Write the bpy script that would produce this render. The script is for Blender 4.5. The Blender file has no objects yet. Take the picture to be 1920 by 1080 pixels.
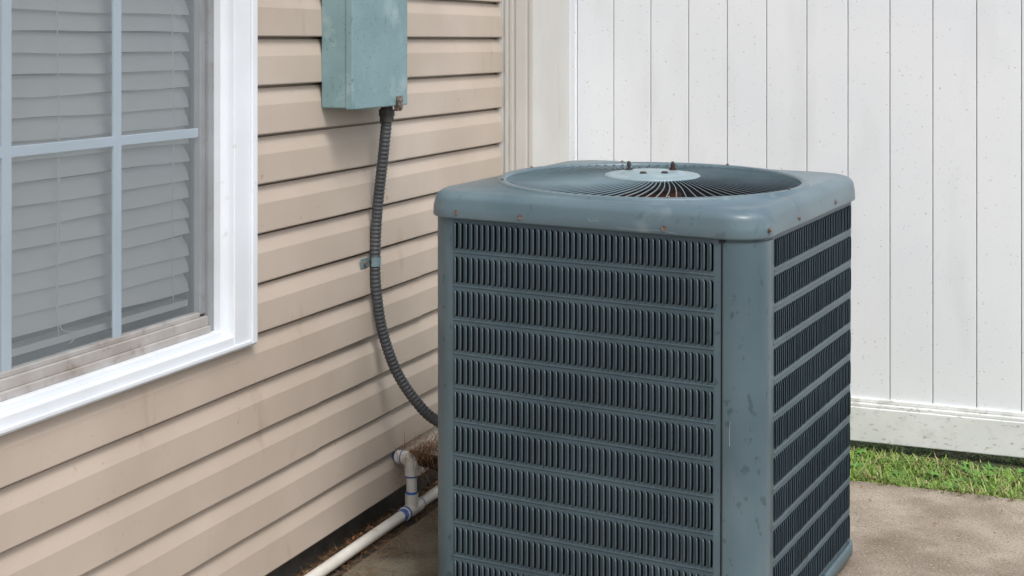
import bpy, math, random
from mathutils import Vector, Matrix
random.seed(7)
H=1.52
W0=(-.377,4.63); D=(math.sin(math.radians(22)),math.cos(math.radians(22))); N=(D[1],-D[0])
def W(t,n,z): return (W0[0]+D[0]*t+N[0]*n, W0[1]+D[1]*t+N[1]*n, z+H)

# ------------------------------------------------------------ materials
def mat(name,c1,c2=None,scale=6,rough=.5,spots=(),bump=None,metallic=0,lo=.35,hi=.65,stretch=None,island=None,spec=.5):
    m=bpy.data.materials.new(name); m.use_nodes=True
    nt=m.node_tree; nd=nt.nodes; L=nt.links
    b=nd['Principled BSDF']; b.inputs['Roughness'].default_value=rough; b.inputs['Metallic'].default_value=metallic
    b.inputs['Specular IOR Level'].default_value=spec
    tc=nd.new('ShaderNodeTexCoord'); src=tc.outputs['Object']
    def noise(sc,st=None,detail=6):
        s=src
        if st:
            mp=nd.new('ShaderNodeMapping'); mp.inputs['Scale'].default_value=st; L.new(src,mp.inputs['Vector']); s=mp.outputs['Vector']
        n=nd.new('ShaderNodeTexNoise'); n.inputs['Scale'].default_value=sc; n.inputs['Detail'].default_value=detail
        L.new(s,n.inputs['Vector']); return n.outputs['Fac']
    def rng(f,a,b_):
        r=nd.new('ShaderNodeMapRange'); r.inputs['From Min'].default_value=a; r.inputs['From Max'].default_value=b_
        L.new(f,r.inputs['Value']); return r.outputs['Result']
    def mix(f,a,b_):
        x=nd.new('ShaderNodeMix'); x.data_type='RGBA'; L.new(f,x.inputs['Factor'])
        for v,i in ((a,6),(b_,7)):
            if isinstance(v,tuple): x.inputs[i].default_value=(*v,1)
            else: L.new(v,x.inputs[i])
        return x.outputs[2]
    col=c1
    if c2: col=mix(rng(noise(scale,stretch),lo,hi),c1,c2)
    if island:
        g=nd.new('ShaderNodeNewGeometry'); r=nd.new('ShaderNodeValToRGB'); L.new(g.outputs['Random Per Island'],r.inputs['Fac'])
        els=r.color_ramp.elements
        for i,c in enumerate(island):
            if i<2: e=els[i]; e.position=i/(len(island)-1)
            else: e=els.new(i/(len(island)-1))
            if i==1: e.position=1/(len(island)-1)
            e.color=(*c,1)
        col=r.outputs['Color']
    for sp in spots:
        c,sc,a,b_=sp[:4]; st=sp[4] if len(sp)>4 else None; amt=sp[5] if len(sp)>5 else 1
        f=rng(noise(sc,st,3),a,b_)
        if amt!=1:
            mm=nd.new('ShaderNodeMath'); mm.operation='MULTIPLY'; L.new(f,mm.inputs[0]); mm.inputs[1].default_value=amt; f=mm.outputs[0]
        col=mix(f,col,c)
    if isinstance(col,tuple): b.inputs['Base Color'].default_value=(*col,1)
    else: L.new(col,b.inputs['Base Color'])
    if bump:
        bp=nd.new('ShaderNodeBump'); bp.inputs['Strength'].default_value=bump[1]; bp.inputs['Distance'].default_value=bump[2] if len(bump)>2 else .002
        L.new(noise(bump[0]),bp.inputs['Height']); L.new(bp.outputs['Normal'],b.inputs['Normal'])
    return m

M={}
M['siding']=mat('siding_vinyl',(.48,.405,.335),(.54,.46,.39),3,.5,
    spots=[((.34,.25,.19),110,.68,.74,None,.6),((.30,.21,.15),9,.66,.80,(1,1,.35),.6),((.42,.34,.28),2.2,.5,.8,None,.4),((.28,.18,.12),34,.72,.77,(1,1,.6),.7)],bump=(180,.12,.001))
M['white']=mat('white_vinyl_trim',(.82,.86,.91),(.74,.78,.82),4,.35,spots=[((.45,.43,.38),30,.68,.8,None,.4)])
M['cream']=mat('cream_trim',(.56,.55,.52),(.64,.63,.60),3,.5,spots=[((.35,.32,.26),18,.62,.8,(1,1,.2),.4)])
M['fence']=mat('fence_vinyl',(.79,.825,.865),(.84,.87,.90),1.6,.42,
    spots=[((.30,.31,.30),130,.68,.73,None,.75),((.62,.65,.66),5,.55,.78,(1,1,.25),.5),((.25,.26,.24),60,.74,.78,None,.6),((.57,.61,.54),2.2,.62,.8,(1,1,.4),.5)])
M['fence_rail']=mat('fence_rail_vinyl',(.72,.74,.73),(.82,.83,.83),6,.5,
    spots=[((.22,.22,.17),60,.60,.74,(.6,.6,1.5),.7),((.30,.31,.22),16,.56,.75,None,.45)])
M['gap']=mat('fence_tongue',(.36,.37,.36),(.26,.26,.23),20,.8)
M['sash']=mat('screen_frame_grey',(.30,.32,.34),(.24,.25,.26),8,.5,spots=[((.20,.16,.12),25,.62,.75,None,.5)])
M['sill']=mat('sill_aged',(.46,.45,.44),(.34,.31,.29),10,.7,spots=[((.20,.14,.10),20,.60,.75,None,.6)],bump=(120,.4,.002))
M['muntin']=mat('muntin',(.46,.56,.66),(.42,.51,.60),5,.4)
M['blind']=mat('blind_slat',(.88,.90,.89),(.82,.85,.86),2,.5)
M['cord']=mat('blind_cord',(.88,.88,.85))
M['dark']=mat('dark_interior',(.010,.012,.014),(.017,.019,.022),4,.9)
M['room']=mat('room',(.30,.31,.32),(.25,.26,.27),2,.9)
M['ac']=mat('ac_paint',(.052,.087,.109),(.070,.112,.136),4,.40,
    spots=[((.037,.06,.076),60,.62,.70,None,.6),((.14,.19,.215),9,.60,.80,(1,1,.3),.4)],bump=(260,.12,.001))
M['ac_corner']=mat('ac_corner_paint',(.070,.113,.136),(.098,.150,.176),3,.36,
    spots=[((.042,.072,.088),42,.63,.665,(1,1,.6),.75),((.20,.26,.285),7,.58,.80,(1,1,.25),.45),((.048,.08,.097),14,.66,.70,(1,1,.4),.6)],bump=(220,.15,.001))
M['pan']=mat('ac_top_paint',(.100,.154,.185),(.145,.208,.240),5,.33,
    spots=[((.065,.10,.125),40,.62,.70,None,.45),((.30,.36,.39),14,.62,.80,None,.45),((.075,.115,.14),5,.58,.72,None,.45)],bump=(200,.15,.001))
M['vane']=mat('ac_grille_paint',(.11,.17,.205),(.15,.22,.255),8,.38)
M['hub']=mat('ac_hub_paint',(.24,.33,.37),(.31,.40,.43),12,.4)
M['rust']=mat('rust',(.16,.055,.025),(.28,.12,.06),60,.85,bump=(200,.5,.001))
M['rustdark']=mat('rusty_motor',(.07,.025,.014),(.03,.02,.018),15,.8)
M['screw']=mat('rusty_screw',(.30,.27,.25),(.13,.070,.045),110,.45,metallic=.4)
M['box']=mat('box_paint',(.185,.300,.325),(.235,.365,.39),6,.5,
    spots=[((.40,.51,.53),9,.56,.72,None,.6),((.09,.14,.15),110,.64,.69,None,.7),((.11,.19,.21),22,.66,.72,(1,1,.4),.5)],bump=(150,.2,.001))
M['conduit']=mat('conduit_plastic',(.045,.05,.056),(.075,.08,.086),10,.5)
M['fitting']=mat('fitting_plastic',(.035,.035,.035),(.07,.065,.06),30,.6)
M['clamp']=mat('clamp_steel',(.16,.25,.28),(.24,.33,.36),30,.45,metallic=.3)
M['pvc']=mat('pvc',(.74,.72,.67),(.64,.61,.55),12,.45,spots=[((.32,.26,.18),25,.60,.78,None,.6)])
M['primer']=mat('blue_primer',(.03,.10,.42),(.10,.22,.55),60,.5)
M['foam']=mat('black_foam',(.012,.012,.012),(.03,.028,.025),40,.9)
M['concrete']=mat('concrete',(.27,.222,.172),(.40,.345,.28),7,.9,
    spots=[((.15,.11,.075),3.0,.50,.70,None,.65),((.10,.075,.055),140,.58,.66,None,.8),((.60,.54,.46),120,.62,.69,None,.7),((.26,.12,.06),38,.70,.74,None,.7),((.12,.09,.065),45,.62,.74,None,.5)],bump=(120,1,.006))
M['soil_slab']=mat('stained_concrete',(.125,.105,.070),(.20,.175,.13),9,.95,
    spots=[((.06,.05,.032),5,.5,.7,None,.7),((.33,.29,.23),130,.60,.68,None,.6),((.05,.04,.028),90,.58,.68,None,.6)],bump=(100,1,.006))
M['soil']=mat('soil',(.035,.027,.018),(.075,.055,.035),25,1,bump=(80,1,.01))
M['found']=mat('foundation',(.10,.095,.085),(.06,.055,.05),12,.9,bump=(80,.8,.006))
M['ground']=mat('lawn_soil',(.05,.065,.025),(.10,.085,.045),8,1,bump=(40,1,.02))
M['grass']=mat('grass_blades',(.1,.2,.03),rough=.5,island=[(.07,.16,.022),(.13,.27,.03),(.21,.38,.045),(.09,.19,.025),(.30,.44,.08),(.16,.30,.04),(.50,.42,.22),(.28,.19,.09)])
M['straw']=mat('pine_straw',(.2,.1,.05),rough=.8,island=[(.10,.045,.022),(.22,.11,.05),(.30,.17,.08),(.16,.07,.03)])
M['leaf']=mat('dead_leaf',(.2,.1,.05),rough=.8,island=[(.20,.07,.025),(.32,.13,.04),(.12,.06,.03),(.38,.20,.08)])
M['weed']=mat('weed_leaf',(.07,.20,.03),(.12,.28,.04),20,.5)
M['scratch']=mat('bare_scratch',(.36,.42,.44))
M['roof']=mat('shingle',(.10,.09,.085),(.14,.125,.115),20,.95)

def trans_mat(name,diff,fac,gloss=False):
    m=bpy.data.materials.new(name); m.use_nodes=True; nt=m.node_tree; nd=nt.nodes; L=nt.links
    out=nd['Material Output']; nd.remove(nd['Principled BSDF'])
    t=nd.new('ShaderNodeBsdfTransparent'); mx=nd.new('ShaderNodeMixShader')
    if gloss:
        g=nd.new('ShaderNodeBsdfGlossy'); g.inputs['Roughness'].default_value=.05
        fr=nd.new('ShaderNodeFresnel'); fr.inputs['IOR'].default_value=1.45; L.new(fr.outputs[0],mx.inputs[0])
    else:
        g=nd.new('ShaderNodeBsdfDiffuse'); g.inputs['Color'].default_value=(*diff,1)
        tc=nd.new('ShaderNodeTexCoord'); n=nd.new('ShaderNodeTexNoise'); n.inputs['Scale'].default_value=2; L.new(tc.outputs['Object'],n.inputs['Vector'])
        r=nd.new('ShaderNodeMapRange'); r.inputs['From Min'].default_value=.3; r.inputs['From Max'].default_value=.7
        r.inputs['To Min'].default_value=fac-.05; r.inputs['To Max'].default_value=fac+.05
        L.new(n.outputs['Fac'],r.inputs['Value']); L.new(r.outputs[0],mx.inputs[0])
    L.new(t.outputs[0],mx.inputs[1]); L.new(g.outputs[0],mx.inputs[2]); L.new(mx.outputs[0],out.inputs['Surface'])
    return m
M['glass']=trans_mat('window_glass',None,0,True)
M['screen']=trans_mat('insect_screen_mesh',(.46,.52,.55),.30)

# ------------------------------------------------------------ builders
def empty(name,loc=(0,0,0),rz=0):
    e=bpy.data.objects.new(name,None); bpy.context.collection.objects.link(e); e.location=loc; e.rotation_euler[2]=rz; return e
class B:
    def __init__(s): s.v=[]; s.f=[]; s.sm=[]; s.mi=[]
    def add(s,vs,fs,smooth=False,mi=0):
        o=len(s.v); s.v+=vs; s.f+=[tuple(i+o for i in f) for f in fs]; s.sm+=[smooth]*len(fs); s.mi+=[mi]*len(fs)
    def box(s,a,b,c=None,xf=None,mi=0):
        (x0,y0,z0),(x1,y1,z1)=a,b
        vs=[(x,y,z) for x in(x0,x1) for y in(y0,y1) for z in(z0,z1)]
        if xf: vs=[xf(*v) for v in vs]
        s.add(vs,[(0,1,3,2),(4,6,7,5),(0,4,5,1),(2,3,7,6),(0,2,6,4),(1,5,7,3)],mi=mi)
    def grid(s,rows,smooth=False,closed=False,mi=0):
        n=len(rows[0]); vs=[p for r in rows for p in r]; fs=[]
        for i in range(len(rows)-1):
            for j in range(n if closed else n-1):
                k=(j+1)%n; fs.append((i*n+j,i*n+k,(i+1)*n+k,(i+1)*n+j))
        s.add(vs,fs,smooth,mi)
    def tube(s,pts,r,seg=16,caps=True,mi=0,smooth=True):
        pts=[Vector(p) for p in pts]; rs=r if isinstance(r,list) else [r]*len(pts)
        T=[(pts[min(i+1,len(pts)-1)]-pts[max(i-1,0)]).normalized() for i in range(len(pts))]
        a=Vector((0,0,1)) if abs(T[0].z)<.9 else Vector((1,0,0)); u=T[0].cross(a).normalized(); rows=[]
        for p,t,rr in zip(pts,T,rs):
            u=(u-t*u.dot(t)).normalized(); w=t.cross(u)
            rows.append([tuple(p+(u*math.cos(2*math.pi*k/seg)+w*math.sin(2*math.pi*k/seg))*rr) for k in range(seg)])
        s.grid(rows,smooth,True,mi)
        if caps:
            for rw in (rows[0],rows[-1]): s.add(list(rw),[tuple(range(seg))],False,mi)
    def lathe(s,prof,c=(0,0),seg=64,smooth=True,mi=0):
        s.grid([[(c[0]+r*math.cos(2*math.pi*k/seg),c[1]+r*math.sin(2*math.pi*k/seg),z) for k in range(seg)] for r,z in prof],smooth,True,mi)
    def obj(s,name,mats,parent=None,bevel=0,recalc=True,merge=False):
        me=bpy.data.meshes.new(name); me.from_pydata(s.v,[],s.f)
        for m in (mats if isinstance(mats,list) else [mats]): me.materials.append(m)
        me.polygons.foreach_set('use_smooth',s.sm); me.polygons.foreach_set('material_index',s.mi)
        if recalc or merge:
            import bmesh
            bm=bmesh.new(); bm.from_mesh(me)
            if merge: bmesh.ops.remove_doubles(bm,verts=bm.verts,dist=1e-5)
            bmesh.ops.recalc_face_normals(bm,faces=bm.faces); bm.to_mesh(me); bm.free()
        me.update()
        ob=bpy.data.objects.new(name,me); bpy.context.collection.objects.link(ob)
        if parent: ob.parent=parent
        if bevel:
            md=ob.modifiers.new('bevel','BEVEL'); md.width=bevel; md.segments=2; md.limit_method='ANGLE'
        return ob
def catmull(P,n=12):
    P=[Vector(p) for p in P]; P=[P[0]*2-P[1]]+P+[P[-1]*2-P[-2]]; out=[]
    for i in range(1,len(P)-2):
        for k in range(n):
            t=k/n; a,b,c,d=P[i-1:i+3]
            out.append(.5*((2*b)+(c-a)*t+(2*a-5*b+4*c-d)*t*t+(3*b-a-3*c+d)*t**3))
    out.append(P[-2]); return out

# ------------------------------------------------------------ HOUSE
house=empty('vinyl_sided_house')
WT0,WT1,WZ0,WZ1=-2.50,-.88,-.803,.62       # window casing outline
PIT=.1317; E0=.01
def wob(t,z): return .0016*math.sin(t*3.1+z*5)+.0010*math.sin(t*9.7+z*13)
def strip(b,t0,t1,prof,off):
    n=max(2,int((t1-t0)/.08)+1); ts=[t0+(t1-t0)*i/(n-1) for i in range(n)]
    for (z0,n0),(z1,n1) in zip(prof[:-1],prof[1:]):
        b.grid([[W(t,n0+off+wob(t,z0),z0) for t in ts],[W(t,n1+off+wob(t,z1),z1) for t in ts]])
def clip(prof,lo,hi):
    out=[]
    for (z0,n0),(z1,n1) in zip(prof[:-1],prof[1:]):
        if z1<=lo and z1!=z0 or z0>=hi and z1!=z0: continue
        if z0==z1:
            if lo<=z0<=hi: out+= [(z0,n0),(z1,n1)]
            continue
        a,c=max(z0,lo),min(z1,hi); f=lambda z:n0+(n1-n0)*(z-z0)/(z1-z0)
        out+=[(a,f(a)),(c,f(c))]
    r=[]
    for p in out:
        if not r or p!=r[-1]: r.append(p)
    return r
b=B(); WEND=.862; WBEG=-5.5
seams={9:-.0439,7:-.526,5:.1517,3:-3.1,1:-2.9,-1:-3.0,-3:-.3,-5:-3.2,-7:.1,-9:-2.8,-11:0,-13:-3}
for k in range(-12,11):
    zb=E0-PIT*(k+1); zt=zb+PIT
    prof=[(zb,-.004),(zb,.0185),(zb+.003,.0200),(zb+.078,.0180),(zb+.083,.0165),(zb+.1235,.004),(zb+.1240,-.010),(zt+.002,-.010)]
    pair=k if k%2 else k-1; s=seams.get(pair,-3)
    for (t0,t1,off) in ((WBEG,s,.0030),(s-.02,WEND,0)):
        if zt>WZ0+.02 and zb<WZ1-.02:
            if t0<WT0: strip(b,t0,min(t1,WT0+.03),prof,off)
            if t1>WT1-.03: strip(b,max(t0,WT1-.03),t1,prof,off)
            if zb<WZ0: 
                a,c=max(t0,WT0+.03),min(t1,WT1-.03)
                if c>a: strip(b,a,c,clip(prof,-9,WZ0+.02),off)
            if zt>WZ1:
                a,c=max(t0,WT0+.03),min(t1,WT1-.03)
                if c>a: strip(b,a,c,clip(prof,WZ1-.02,9),off)
        else: strip(b,t0,t1,prof,off)
b.obj('siding',M['siding'],house,recalc=False)
# darker strips along the lap-joint edges at the siding seams
b=B()
for k in (5,6,7,8,9,10):
    zb=E0-PIT*(k+1); s=seams[k if k%2 else k-1]
    pr=[(zb+.002,.0200),(zb+.078,.0180),(zb+.083,.0165),(zb+.1225,.004)]
    b.grid([[W(s+.0004,n+wob(s,z)+.0002,z) for z,n in pr],[W(s+.0026,n+wob(s,z)+.0002,z) for z,n in pr]])
b.obj('siding_lap_joints',mat('joint_dark',(.20,.15,.115),(.32,.25,.20),30,.8),house,recalc=False)
ZT=E0+PIT*12+.0
b=B()
b.box((WBEG,-.10,-1.53),(WEND,-.03,-1.40),xf=W); b.obj('foundation',M['found'],house)
b=B()
b.box((WBEG,-6,-1.5),(WBEG+.02,-.01,ZT),xf=W)
b.box((WBEG+.02,-6,-1.5),(1.33,-5.98,ZT),xf=W)
b.box((1.31,-5.98,-1.5),(1.33,-.05,ZT),xf=W)
b.obj('rear_walls',M['siding'],house)
b=B()
b.box((WBEG-.3,-6.3,ZT),(1.5,.35,ZT+.12),xf=W,mi=0)
b.add([W(WBEG-.35,.4,ZT+.12),W(1.55,.4,ZT+.12),W(1.55,-3,ZT+1.5),W(WBEG-.35,-3,ZT+1.5),W(WBEG-.35,-6.4,ZT+.12),W(1.55,-6.4,ZT+.12)],[(0,1,2,3),(3,2,5,4),(1,5,2),(0,3,4)],mi=1)
b.obj('roof',[M['white'],M['roof']],house,recalc=False)
b=B()
fl=[(0,0),(.016,0),(.018,.006),(.026,.006),(.028,0),(.036,0),(.038,.006),(.046,.006),(.048,0),(.058,0),(.060,.007),(.070,.007),(.072,0),(.112,0),(.114,.006),(.124,.006),(.126,0),(.140,0)]
rows=[[W(.866+d,n,z) for n,d in fl] for z in (-1.47,ZT)]
b.grid(rows)
b.grid([[W(.866,.14,z),W(1.27,.14,z)] for z in (-1.47,ZT)])
b.grid([[W(t,n,-1.47) for t,n in ((.866,0),(1.27,0))],[W(t,n,-1.47) for t,n in ((.866,.14),(1.27,.14))]])
b.grid([[W(.862,0,z),W(.862,.012,z),W(.846,.022,z),W(.846,.0,z)] for z in (-1.46,ZT)])
b.obj('corner_post',M['cream'],house,recalc=False)
# window
b=B()
CW=.105
b.box((WT1-CW,-.06,WZ0),(WT1,.035,WZ1),xf=W); b.box((WT0,-.06,WZ0),(WT0+CW,.035,WZ1),xf=W)
b.box((WT0+CW,-.06,WZ1-CW),(WT1-CW,.034,WZ1),xf=W)
b.box((WT0+CW,-.06,WZ0),(WT1-CW,.033,WZ0+.040),xf=W)
b.box((WT1-.030,.035,WZ0+.006),(WT1-.004,.042,WZ1-.01),xf=W)
b.box((WT0+.004,.035,WZ0+.006),(WT1-.031,.041,WZ0+.018),xf=W)
b.obj('window_casing',M['white'],house,bevel=.003)
b=B()
b.box((WT1-CW-.022,-.06,WZ0+.040),(WT1-CW,.008,WZ1-CW),xf=W)
b.box((WT0+CW,-.06,WZ0+.040),(WT1-CW-.022,.012,WZ0+.056),xf=W)
b.obj('window_inner_frame',M['white'],house,bevel=.002)
b=B()
si=WT1-CW-.022; so=WT0+CW
b.box((si-.024,-.05,WZ0+.056),(si,-.012,WZ1-CW),xf=W)
b.box((si-.048,-.05,WZ0+.104),(si-.024,-.022,WZ1-CW),xf=W)
b.box((so,-.05,WZ0+.056),(so+.04,-.012,WZ1-CW),xf=W)
b.obj('window_sash_stile',M['sash'],house,bevel=.002)
b=B()
b.box((so+.04,-.05,WZ0+.056),(si-.024,-.006,WZ0+.074),xf=W)
b.box((so+.04,-.05,WZ0+.074),(si-.024,-.014,WZ0+.098),xf=W)
b.box((so+.04,-.05,WZ0+.098),(si-.048,-.022,WZ0+.110),xf=W)
b.obj('window_sash_rail',M['sill'],house,bevel=.002)
b=B()
gz0,gz1=WZ0+.108,WZ1-CW
for tc_ in (-1.382,-1.751,-2.12): b.box((tc_-.014,-.034,gz0),(tc_+.014,-.026,gz1),xf=W)
for zc in (-.236,.22): b.box((so+.04,-.0345,zc-.012),(si-.048,-.0265,zc+.012),xf=W)
b.obj('window_muntins',M['muntin'],house,bevel=.002)
b=B(); b.grid([[W(so+.03,-.040,z),W(si-.03,-.040,z)] for z in (gz0,gz1)]); b.obj('window_glass',M['glass'],house)
b=B(); b.grid([[W(so+.03,-.024,z),W(si-.047,-.024,z)] for z in (gz0-.006,gz1)]); b.obj('insect_screen',M['screen'],house)
# blinds
b=B()
z=.56
while z>-.645:
    ts=[so+.02+(si-.045-so-.02)*i/24 for i in range(25)]
    ph=random.uniform(0,6); sk=random.uniform(-.002,.002); rows=[]
    tilt=math.radians(64+random.uniform(-5,4))
    for j in range(5):
        w=(j/4-.5)*.052; cr=.004*(1-(j/2-1)**2)
        row=[]
        for t in ts:
            dz=.0028*math.sin(t*4+ph)+sk*(t+1.7)*2+.0012*math.sin(t*15+ph*2)
            row.append(W(t,-.068-w*math.cos(tilt)+cr*math.sin(tilt),z+w*math.sin(tilt)+dz+cr*math.cos(tilt)))
        rows.append(row)
    b.grid(rows,True)
    z-=.047
b.box((so+.02,-.10,-.676),(si-.055,-.055,-.660),xf=W)
b.obj('window_blinds',M['blind'],house,recalc=False)
b=B()
for t in (-1.14,-1.57,-2.05):
    b.tube([W(t+.003*math.sin(i*1.3),-.044,.5-i*.116) for i in range(11)],.0013,6)
b.tube(catmull([W(-1.57,-.044,-.2),W(-1.563,-.044,-.4),W(-1.575,-.044,-.55),W(-1.56,-.044,-.64),W(-1.50,-.044,-.66),W(-1.53,-.044,-.68)]),.0013,6)
b.obj('blind_cords',M['cord'],house)
b=B(); b.box((WT0,-.60,WZ0-.1),(WT1,-.58,WZ1+.1),xf=W); b.box((WT0,-.58,WZ0-.1),(WT1,-.06,WZ0-.06),xf=W)
b.box((WT0-.02,-.58,WZ0-.1),(WT0,-.06,WZ1+.1),xf=W);b.box((WT1,-.58,WZ0-.1),(WT1+.02,-.06,WZ1+.1),xf=W);b.box((WT0,-.58,WZ1+.06),(WT1,-.06,WZ1+.1),xf=W)
b.obj('room_interior',M['room'],house)

# ------------------------------------------------------------ ELECTRICAL BOX
eb=empty('electrical_box')
b=B(); b.box((-.506,.018,-.196),(-.157,.112,.34),xf=W); b.obj('enclosure',M['box'],eb,bevel=.003)
b=B(); b.box((-.510,.098,-.200),(-.1535,.122,.345),xf=W); b.obj('cover',M['box'],eb,bevel=.004)
b=B(); b.box((-.235,.122,-.200),(-.200,.130,-.170),xf=W); b.box((-.243,.128,-.186),(-.219,.137,-.176),xf=W); b.box((-.228,.112,-.216),(-.204,.127,-.200),xf=W)
b.tube([W(-.218,.120,-.205),W(-.218,.135,-.205)],.007,10); b.obj('latch',M['screw'],eb,bevel=.0015)

# ------------------------------------------------------------ CONDUIT
cd=empty('flexible_conduit')
P=[(-.214,.080,-.245),(-.2166,.07,-.3506),(-.2054,.05,-.4666),(-.2013,.038,-.566),(-.206,.036,-.6806),(-.205,.040,-.771),(-.188,.052,-.8956),(-.169,.09,-1.0195),(-.154,.15,-1.111),(-.156,.22,-1.163),(-.165,.35,-1.19),(-.18,.52,-1.19)]
cp=catmull([W(*p) for p in P],60)
d=[0]
for i in range(1,len(cp)): d.append(d[-1]+(cp[i]-cp[i-1]).length)
step=.0026; res=[]; i=0; s=0
while s<d[-1]:
    while d[i+1]<s: i+=1
    f=(s-d[i])/(d[i+1]-d[i]); res.append(cp[i].lerp(cp[i+1],f)); s+=step
rs=[.0165+.0011*math.cos(2*math.pi*k*step/.0125) for k in range(len(res))]
b=B(); b.tube(res,rs,18); b.obj('ribbed_hose',M['conduit'],cd,recalc=False)
b=B(); x=(-.214,.080)
b.tube([W(*x,-.200),W(*x,-.212)],.019,16); b.tube([W(*x,-.212),W(*x,-.232)],.0245,8,smooth=False); b.tube([W(*x,-.232),W(*x,-.250)],.0215,20)
b.obj('connector_nut',M['fitting'],cd,bevel=.001)
b=B()
rows=[]
for z in (-.694,-.666):
    rows.append([W(-.206+.0200*math.cos(a),.034+.0205*math.sin(a),z) for a in [math.pi*k/10 for k in range(11)]])
b.grid(rows,True)
b.box((-.275,.0215,-.694),(-.224,.0245,-.666),xf=W)
b.box((-.188,.0215,-.694),(-.180,.0245,-.666),xf=W)
b.obj('strap_clamp',M['clamp'],cd)
b=B(); b.tube([W(-.252,.024,-.680),W(-.252,.031,-.680)],.007,10); b.obj('clamp_screw',M['screw'],cd)

# ------------------------------------------------------------ PVC DRAIN
pv=empty('pvc_drain_pipe')
R=.0170; zc=-1.494
b=B()
b.tube([W(-.02,-.01,-1.332),W(-.02,.060,-1.332)],R,20)
b.tube([W(-.02,.070,-1.345),W(-.02,.070,zc)],R,20)
b.tube([W(-2.2,.072,zc+.002),W(-.9,.070,zc),W(-.07,.070,zc)],R,20)
b.tube([W(.03,.070,zc),W(.6,.070,zc)],R,20)
b.obj('pipe',M['pvc'],pv)
b=B(); f=R+.0045
arc=[W(-.02,.070-.028+.028*math.sin(a),-1.332-.028+.028*math.cos(a)) for a in [math.pi/2*k/8 for k in range(9)]]
b.tube([W(-.02,.018,-1.332)]+arc+[W(-.02,.070,-1.385)],f,20)
b.tube([W(-.075,.070,zc),W(.035,.070,zc)],f,20); b.tube([W(-.02,.070,zc),W(-.02,.070,zc+.050)],f,20)
b.obj('elbow_and_tee',M['pvc'],pv)
b=B(); g=R+.0012
def ring(p,q): b.tube([W(*p),W(*q)],g,20)
ring((-.02,.008,-1.332),(-.02,.0185,-1.332)); ring((-.02,.070,-1.384),(-.02,.070,-1.391)); ring((-.02,.070,-1.436),(-.02,.070,-1.445))
ring((-.098,.070,zc),(-.074,.070,zc)); ring((.034,.070,zc),(.046,.070,zc))
g=f+.0008; ring((-.02,.036,-1.332),(-.02,.040,-1.332)); ring((-.070,.070,zc),(-.060,.070,zc))
b.obj('primer_rings',M['primer'],pv)
ls=empty('refrigerant_line')
b=B(); b.tube(catmull([W(.09,-.02,-1.36),W(.09,.08,-1.37),W(.07,.2,-1.38),W(.05,.35,-1.38),W(.03,.53,-1.37)]),.022,16); b.obj('foam_sleeve',M['foam'],ls)

# ------------------------------------------------------------ STRAW + LEAVES
def blade(b,p,d,up,L_,w,droop,seg=3):
    side=d.cross(Vector((0,0,1)))
    if side.length<.1: side=Vector((1,0,0))
    side.normalize(); pts=[]
    for i in range(seg+1):
        f=i/seg; q=p+d*L_*f+up*droop*f*f; ww=w*(1-f*.8)
        pts+=[tuple(q-side*ww),tuple(q+side*ww)]
    b.add(pts,[(2*i,2*i+1,2*i+3,2*i+2) for i in range(seg)])
b=B()
def straw(n,c,sp,zf=.6):
    for _ in range(n):
        t=random.gauss(c[0],sp[0]); nn=abs(random.gauss(c[1],sp[1]))+.012; z=c[2]+abs(random.gauss(0,sp[2]))
        d=Vector((random.gauss(0,1),random.gauss(0,1),random.gauss(0,.4))).normalized()
        blade(b,Vector(W(t,nn,z)),d,Vector((0,0,-1)),random.uniform(.03,.10),.0011,random.uniform(0,.035))
straw(380,(.04,.085,-1.318),(.05,.035,.016))
straw(260,(.09,.16,-1.345),(.04,.06,.012))
straw(100,(.04,.06,-1.40),(.05,.03,.03))
for _ in range(1500):
    t=random.uniform(-1.6,.7); nn=random.choice([random.uniform(.0,.06),random.uniform(0,.05),random.uniform(.08,.2)])
    a=random.uniform(0,6.28); d=Vector((math.cos(a),math.sin(a),random.uniform(0,.15)))
    blade(b,Vector(W(t,nn,-1.512)),d,Vector((0,0,1)),random.uniform(.03,.08),.0011,0)
b.obj('pine_straw',M['straw'],None,recalc=False)
b=B()
def leaf(t,nn,z,s):
    a=random.uniform(0,6.28); c=Vector(W(t,nn,z)); u=Vector((math.cos(a),math.sin(a),random.uniform(-.3,.5))).normalized()*s; v=Vector((-math.sin(a),math.cos(a),random.uniform(-.3,.4)))*s*.45
    b.add([tuple(c-u),tuple(c-u*.3+v),tuple(c+u*.4+v*.8),tuple(c+u),tuple(c+u*.4-v*.8),tuple(c-u*.3-v),tuple(c+Vector((0,0,-s*.2)))],[(0,1,6),(1,2,6),(2,3,6),(3,4,6),(4,5,6),(5,0,6)])
for _ in range(60): leaf(random.uniform(-1.4,.6),random.uniform(.0,.05),-1.508,random.uniform(.006,.014))
for _ in range(20): leaf(random.uniform(-1.2,.1),random.uniform(.1,.35),-1.508,random.uniform(.006,.016))
for _ in range(70): leaf(random.uniform(.2,.93),random.uniform(.9,2.6),-1.512,random.uniform(.003,.008))
b.obj('dead_leaves',M['leaf'],None,recalc=False)

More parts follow.
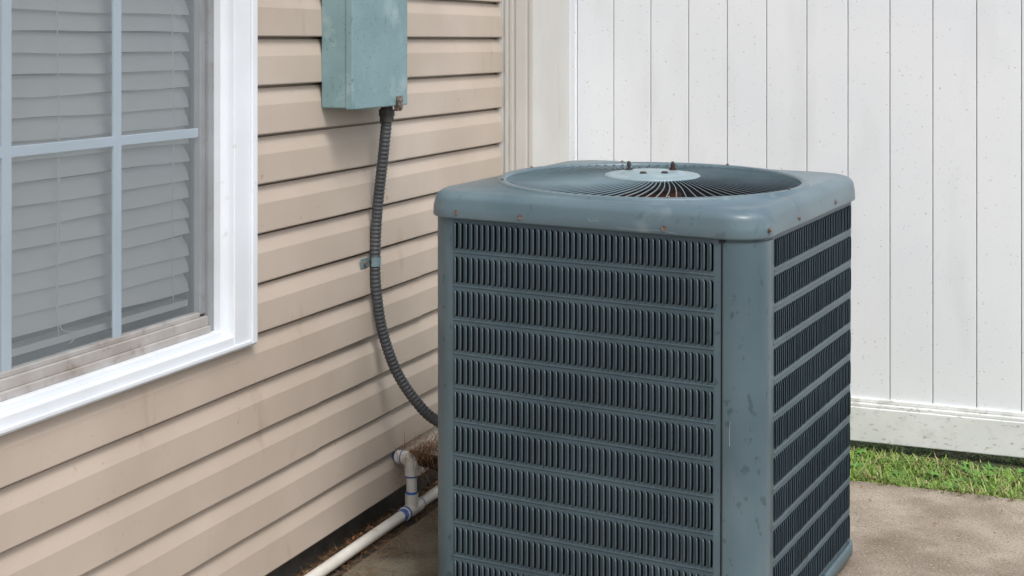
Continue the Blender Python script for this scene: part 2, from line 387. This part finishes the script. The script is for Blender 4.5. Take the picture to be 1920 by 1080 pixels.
# ------------------------------------------------------------ GROUND
b=B(); S=250
b.add([(-S,-S,-.06),(S,-S,-.06),(S,S,-.06),(-S,S,-.06)],[(0,1,2,3)]); b.obj('ground',M['ground'])
def slab(name,t0,t1,n0,n1,z,m,bev=.008):
    b=B(); b.box((t0,n0,-1.60),(t1,n1,z),xf=W); return b.obj(name,m,bevel=bev)
slab('concrete_pad',-7,.905,.36,6,-1.520,M['concrete'])
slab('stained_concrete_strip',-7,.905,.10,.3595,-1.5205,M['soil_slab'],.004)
b=B()
rows=[[W(t/20,n,-1.525+random.uniform(-.006,.010)) for t in range(-140,19)] for n in (-.08,-.03,0,.03,.06,.085,.1)]
b.grid(rows,True); b.obj('soil',M['soil'])
b=B(); rows=[[W(t,n/8,-1.535+random.uniform(-.008,.008)) for t in (.905,1.0,1.1,1.2,1.3,1.4,1.6,1.8,2.4,3.5)] for n in range(-3,60)]
b.grid(rows,True); b.obj('lawn_soil',M['ground'])
b=B()
for i in range(46000):
    n=random.uniform(.1,3.6); t=.90+abs(random.triangular(0,1.1,.1))
    if random.random()<.22: t=random.uniform(.88,1.0)
    clump=.5+.5*math.sin(n*11+t*5+2*math.sin(t*7))*math.sin(t*17-n*6)
    if clump<.25 and random.random()<.5: continue
    L_=random.uniform(.025,.060)*(.65+.9*clump)
    if t>1.24: L_*=.6
    a=random.uniform(0,6.28); le=random.uniform(.3,1.9)
    d=Vector((math.cos(a)*le,math.sin(a)*le,1)).normalized()
    blade(b,Vector(W(t,n,-1.535)),d,Vector((math.cos(a)*.4,math.sin(a)*.4,-1)),L_,random.uniform(.0015,.0036),L_*random.uniform(.1,.7),2)
b.obj('grass',M['grass'],None,recalc=False)
b=B()
for _ in range(26):
    n=random.uniform(1.0,2.3); t=random.uniform(.93,1.25)
    for k in range(9):
        a=k*.7+random.uniform(-.2,.2); L_=random.uniform(.03,.06)
        blade(b,Vector(W(t,n,-1.522)),Vector((math.cos(a),math.sin(a),.8)).normalized(),Vector((0,0,-1)),L_,.0065,.02,4)
b.obj('broadleaf_weeds',M['weed'],None,recalc=False)

# ------------------------------------------------------------ FENCE (plane t=1.33)
fe=empty('vinyl_fence')
b=B(); TF=1.33; PW=.1536; g0=.153
for k in range(0,40):
    n0=g0+PW*k
    b.box((TF,n0+.0015,-1.36),(TF+.022,n0+PW-.0015,.33),xf=W)
b.obj('boards',M['fence'],fe,bevel=.0022)
b=B(); b.box((TF+.006,g0,-1.36),(TF+.016,g0+PW*40,.33),xf=W); b.obj('tongues',M['gap'],fe)
b=B()
b.box((TF-.030,.12,-1.494),(TF+.052,6.3,-1.366),xf=W)
b.box((TF-.024,.12,-1.366),(TF+.046,6.3,-1.352),xf=W)
b.box((TF-.012,.12,-1.352),(TF+.034,6.3,-1.336),xf=W)
b.box((TF-.030,.12,.33),(TF+.052,6.3,.42),xf=W)
b.obj('rails',M['fence_rail'],fe,bevel=.004)
b=B(); b.box((TF-.055,-.05,-1.6),(TF+.08,.120,.5),xf=W); b.box((TF-.014,.120,-1.336),(TF+.036,.152,.33),xf=W)
b.box((TF-.055,2.6,-1.6),(TF+.08,2.74,.5),xf=W)
b.obj('posts',M['fence'],fe,bevel=.005)

# ------------------------------------------------------------ AC UNIT (local frame)
ac=empty('air_conditioner_unit',(.392,4.052,0))
ac.rotation_mode='QUATERNION'
ac.rotation_quaternion=(Matrix.Rotation(math.radians(1.2),3,'X')@Matrix.Rotation(math.radians(-28),3,'Z')).to_quaternion()
h=.46; Rr=.085
ZT_=-.466+H; ZP=.0898; NR=11; ZB=ZT_-NR*ZP
bl=B()
def louvre(o,u,out,length,nc,fx,fo):
    p=length/nc
    hw=.38*p; cx=.52*p; zlo,zhi=.0100,.0800
    ho=[];ou=[]
    for i in range(5):
        a=math.pi+math.pi*i/4; ho.append((cx+hw*math.cos(a),zlo+hw+hw*math.sin(a))); ou.append((p*i/4,0))
    for i in range(5):
        a=math.pi*i/4; ho.append((cx+hw*math.cos(a),zhi-hw+hw*math.sin(a))); ou.append((p-p*i/4,ZP))
    fz=[.0100,.0120,.018,.030,.060,.072,.0780,.0800]; fe_=[0,.6,.92,1,1,.92,.6,0]
    for r in range(NR):
        zb=ZT_-(r+1)*ZP
        for c in range(nc):
            base=c*p; jit=random.uniform(-.0008,.0008)
            def X(a,z,w): return (o[0]+u[0]*(base+a)+out[0]*w,o[1]+u[1]*(base+a)+out[1]*w,zb+z)
            bl.add([X(a,z,0) for a,z in ou]+[X(a,z,0) for a,z in ho]+[X(a,z,-.004) for a,z in ho],
                   [(i,(i+1)%10,10+(i+1)%10,10+i) for i in range(10)]+[(10+i,10+(i+1)%10,20+(i+1)%10,20+i) for i in range(10)])
            rows=[[X(cx-hw+fx[i]*p*(.35+.65*e),z,fo[i]*e+(jit if i>1 else 0)) for i in range(5)] for z,e in zip(fz,fe_)]
            bl.grid(rows,True)
FA=([-.03,.14,.34,.50,.56],[-.0008,.0042,.0072,.0074,.0060]); FB=([-.02,.10,.24,.34,.40],[-.0008,.0030,.0048,.0050,.0046])
louvre((-.375,-h),(1,0),(0,-1),.726,44,*FA)
louvre((h,.375),(0,-1),(1,0),.712,44,*FB)
louvre((-h,.375),(0,-1),(-1,0),.750,46,*FA)
louvre((-.375,h),(1,0),(0,1),.750,46,*FA)
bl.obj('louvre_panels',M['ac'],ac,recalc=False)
b=B()
for r in range(1,NR):
    z=ZT_-r*ZP+.002
    pr=[(-.0030,0),(-.0018,.0010),(0,.0014),(.0018,.0010),(.0030,0)]
    b.grid([[(x,-h-w,z+dz) for dz,w in pr] for x in (-.375,.351)],True)
    b.grid([[(h+w,y,z+dz) for dz,w in pr] for y in (.375,-.337)],True)
    b.grid([[(-h-w,y,z+dz) for dz,w in pr] for y in (.375,-.375)],True)
b.obj('panel_ribs',M['ac'],ac,recalc=False)
def arcpts(cx,cy,r,a0,a1,n=10): return [(cx+r*math.cos(math.radians(a0+(a1-a0)*i/n)),cy+r*math.sin(math.radians(a0+(a1-a0)*i/n))) for i in range(n+1)]
q=h-Rr
b=B()
def post(pts,z0=ZB-.012,z1=ZT_+.01): b.grid([[(x,y,z) for x,y in pts] for z in (z0,z1)],True)
post([(.351,-h),(q-.001,-h)]+arcpts(q,-q,Rr,-90,0)+[(h,-q+.001),(h,-.337)])
post([(-h,-q),(-h,-q-.001)]+arcpts(-q,-q,Rr,180,270)+[(-q+.001,-h)])
post(arcpts(q,q,Rr,0,90)); post(arcpts(-q,q,Rr,90,180))
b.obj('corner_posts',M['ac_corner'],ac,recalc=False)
b=B()
o=.003
pts=[(.3725,-h+.001),(.3725,-h-o),(q+.002,-h-o)]+arcpts(q,-q,Rr+o,-88,-2,14)+[(h+o,-.347),(h-.001,-.346)]
b.grid([[(x,y,z) for x,y in pts] for z in (ZB-.014,ZT_-.006)],True)
ob=b.obj('corner_cover',M['ac_corner'],ac,recalc=False)
b=B(); b.box((.3685,-h-.0006,ZB),(.3722,-h+.001,ZT_)); b.box((.364,-h-.0045,ZT_-.0075),(.378,-h,ZT_+.0005)); b.obj('seam_shadow_and_notch',M['dark'],ac)  # dark strip paints in the shadow line beside the corner cover; small box is the notch
NS=288
def rsq(hh,rr,zz):
    out=[]
    for k in range(NS):
        a=2*math.pi*k/NS; c,s=math.cos(a),math.sin(a)
        m_=hh/max(abs(c),abs(s)); x,y=c*m_,s*m_; qq=hh-rr
        if abs(x)>qq and abs(y)>qq:
            cx,cy=math.copysign(qq,x),math.copysign(qq,y)
            bq=c*cx+s*cy; disc=bq*bq-(cx*cx+cy*cy-rr*rr); m_=bq+math.sqrt(max(0,disc)); x,y=c*m_,s*m_
        out.append((x,y,zz))
    return out
def circ(r,zz): return [(r*math.cos(2*math.pi*k/NS),r*math.sin(2*math.pi*k/NS),zz) for k in range(NS)]
zt=-.392+H
rings=[rsq(.455,.08,zt-.070),rsq(.4655,.088,zt-.073),rsq(.4685,.09,zt-.072),rsq(.470,.09,zt-.068),rsq(.4695,.092,zt-.045),rsq(.4675,.095,zt-.030)]
for i in range(1,9):
    a=math.pi/2*i/8; rings.append(rsq(.4675-.030*(1-math.cos(a)),.095,zt-.030+.028*math.sin(a)))
rings+=[rsq(.4365,.10,zt-.0015)]
cz=circ
rings+=[cz(.4350,zt-.001),cz(.4335,zt+.004),cz(.430,zt+.0062),cz(.416,zt+.0062),cz(.411,zt+.0045),cz(.408,zt-.001),cz(.406,zt-.012),cz(.406,zt-.03),cz(.406,zt-.11)]
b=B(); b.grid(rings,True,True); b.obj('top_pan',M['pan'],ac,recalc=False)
# grille vanes
b=B(); nv=92
for v in range(nv):
    a0=2*math.pi*v/nv; rows=[]
    for i in range(15):
        f=i/14; r=.118+(.409-.118)*f; a=a0+.24*(1-f)**1.5
        zc_=zt+.002+.013*(1-f)-.003*math.sin(f*math.pi)
        th=.0012; tx,ty=-math.sin(a),math.cos(a); x,y=r*math.cos(a),r*math.sin(a); lean=.0006
        rows.append([(x-tx*th,y-ty*th,zc_),(x+tx*th,y+ty*th,zc_),(x+tx*(th+lean),y+ty*(th+lean),zc_-.0022),(x-tx*(th-lean),y-ty*(th-lean),zc_-.0022)])
    b.grid(rows,False,True)
b.obj('grille_vanes',M['vane'],ac)
b=B(); b.lathe([(.118,zt+.006),(.134,zt+.009),(.134,zt+.014),(.131,zt+.0165),(.112,zt+.0185),(.092,zt+.0180),(.088,zt+.0195),(.080,zt+.0245),(.074,zt+.0255),(.0001,zt+.026)],seg=72)
b.obj('grille_hub',M['hub'],ac,recalc=False)
b=B(); c28,s28=math.cos(math.radians(28)),math.sin(math.radians(28)); HB=zt+.0255
for wx,wy in ((-.062,.035),(.061,.028),(-.03,-.055),(.03,-.05)):
    x,y=wx*c28-wy*s28, wx*s28+wy*c28
    tall=wy>0
    b.tube([(x,y,HB-.003),(x,y,HB+(.024 if tall else .004))],.0042,10); b.tube([(x,y,HB),(x,y,HB+.005)],.008,6,smooth=False); b.tube([(x,y,HB-.001),(x,y,HB+.0015)],.011,14)
    if tall and wx<0: b.tube([(x,y,HB+.012),(x,y,HB+.018)],.0062,6)
b.obj('hub_bolts',M['fitting'],ac)
b=B()
x,y=.061*c28-.028*s28,.061*s28+.028*c28
b.tube([(x,y,HB),(x,y,HB+.018)],.0062,10); b.tube([(x,y,HB+.0002),(x,y,HB+.0060)],.0100,8)
b.obj('rusty_nut',M['rustdark'],ac)
b=B(); b.lathe([(.0001,zt-.03),(.075,zt-.03),(.082,zt-.04),(.082,zt-.16),(.06,zt-.18),(.0001,zt-.18)],seg=32); b.obj('fan_motor',M['rust'],ac)
b=B()
for k in range(3):
    rows=[]
    for i in range(8):
        r=.07+.31*i/7; w=.5+.25*math.sin(i/7*2.5)
        rows.append([(r*math.cos(2*math.pi*k/3+a*w),r*math.sin(2*math.pi*k/3+a*w),zt-.17-.06*(a)) for a in [j/6-.5 for j in range(7)]])
    b.grid(rows,True)
b.lathe([(.0001,zt-.14),(.08,zt-.14),(.08,zt-.2),(.0001,zt-.2)],seg=24)
b.obj('fan_blades',M['rustdark'],ac)
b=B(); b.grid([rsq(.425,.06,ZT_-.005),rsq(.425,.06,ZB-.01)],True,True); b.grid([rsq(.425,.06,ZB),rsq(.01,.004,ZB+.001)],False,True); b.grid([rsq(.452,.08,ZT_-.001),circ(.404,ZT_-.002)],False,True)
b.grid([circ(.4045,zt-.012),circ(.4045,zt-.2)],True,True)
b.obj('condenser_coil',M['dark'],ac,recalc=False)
b=B(); b.grid([rsq(.45,.08,ZB-.008),rsq(.464,.088,ZB-.006),rsq(.468,.09,ZB-.010),rsq(.468,.09,ZB-.040),rsq(.463,.088,ZB-.044),rsq(.40,.05,ZB-.044)],True,True)
for sx in(-1,1):
    for sy in(-1,1): b.box((sx*.36-.05,sy*.36-.05,-.012),(sx*.36+.05,sy*.36+.05,ZB-.042))
b.obj('base_pan',M['ac_corner'],ac,recalc=False)
b=B()
def scr(p,d,r=.0055):
    p=Vector(p); d=Vector(d); b.tube([tuple(p-d*.002),tuple(p+d*.0012)],r*1.3,14); b.tube([tuple(p+d*.001),tuple(p+d*.0045)],r*.8,6,smooth=False)
zs=ZT_+.018
for x in (-.36,-.17,.225): scr((x,-.4702,zs),(0,-1,0))
for y in (-.40,-.16,.18): scr((.4702,y,zs+.003),(1,0,0))
for x in(-.3,.0,.3): scr((x,.4702,zs),(0,1,0)); scr((-.4702,x,zs),(-1,0,0))
for a in (-62,-10,80,125,170,215): 
    r=.423; scr((r*math.cos(math.radians(a)),r*math.sin(math.radians(a)),zt+.0062),(0,0,1),.0045)
b.obj('screws',M['screw'],ac)
b=B()
def scratch(pts,w=.0005):
    P_=catmull(pts,4); rows=[]
    for i,p in enumerate(P_): rows.append([tuple(p+Vector((0,0,-w))),tuple(p+Vector((w,0,w)))])
    b.grid(rows)
y=-.4704
scratch([(.02,y,zs+.01),(.03,y,zs+.004),(.045,y,zs+.008),(.05,y,zs+.0)],.0004)
scratch([(.10,y,zs-.006),(.16,y,zs-.009),(.2,y,zs-.006),(.26,y,zs-.010)],.0003)
scratch([(.392,-h-.0036,.56),(.391,-h-.0036,.59),(.393,-h-.0036,.62)],.0012)
b.obj('scratches',M['scratch'],ac,recalc=False)

# ------------------------------------------------------------ LIGHT, SKY, CAMERA
w=bpy.data.worlds.new('World'); bpy.context.scene.world=w; w.use_nodes=True
nt=w.node_tree; bg=nt.nodes['Background']; sk=nt.nodes.new('ShaderNodeTexSky'); sk.sky_type='NISHITA'; sk.sun_disc=False
sd=Vector((.30,-.62,.95)).normalized()
el=math.asin(sd.z); sk.sun_elevation=el; sk.sun_rotation=math.atan2(sd.x,sd.y); sk.dust_density=4; sk.air_density=1
hs=nt.nodes.new('ShaderNodeHueSaturation'); hs.inputs['Saturation'].default_value=.5; hs.inputs['Value'].default_value=1.2
nt.links.new(sk.outputs[0],hs.inputs['Color']); nt.links.new(hs.outputs[0],bg.inputs['Color']); bg.inputs['Strength'].default_value=.15
l=bpy.data.lights.new('sun','SUN'); l.energy=1.5; l.angle=math.radians(18); l.color=(1,.99,.97)
lo=bpy.data.objects.new('sun',l); bpy.context.collection.objects.link(lo); lo.rotation_euler=sd.to_track_quat('Z','Y').to_euler()
c=bpy.data.cameras.new('camera'); co=bpy.data.objects.new('camera',c); bpy.context.collection.objects.link(co)
KZ,CX,CY=1.0,960,540
co.location=(0,0,H); co.rotation_euler=(math.radians(90),0,0); c.sensor_width=36; c.lens=50.625*KZ; c.shift_x=(CX-960)/1920*KZ; c.shift_y=-(CY-75)/1920*KZ; c.clip_end=1000
bpy.context.scene.camera=co
vs=bpy.context.scene.view_settings; vs.view_transform='Standard'; vs.look='None'; vs.exposure=0
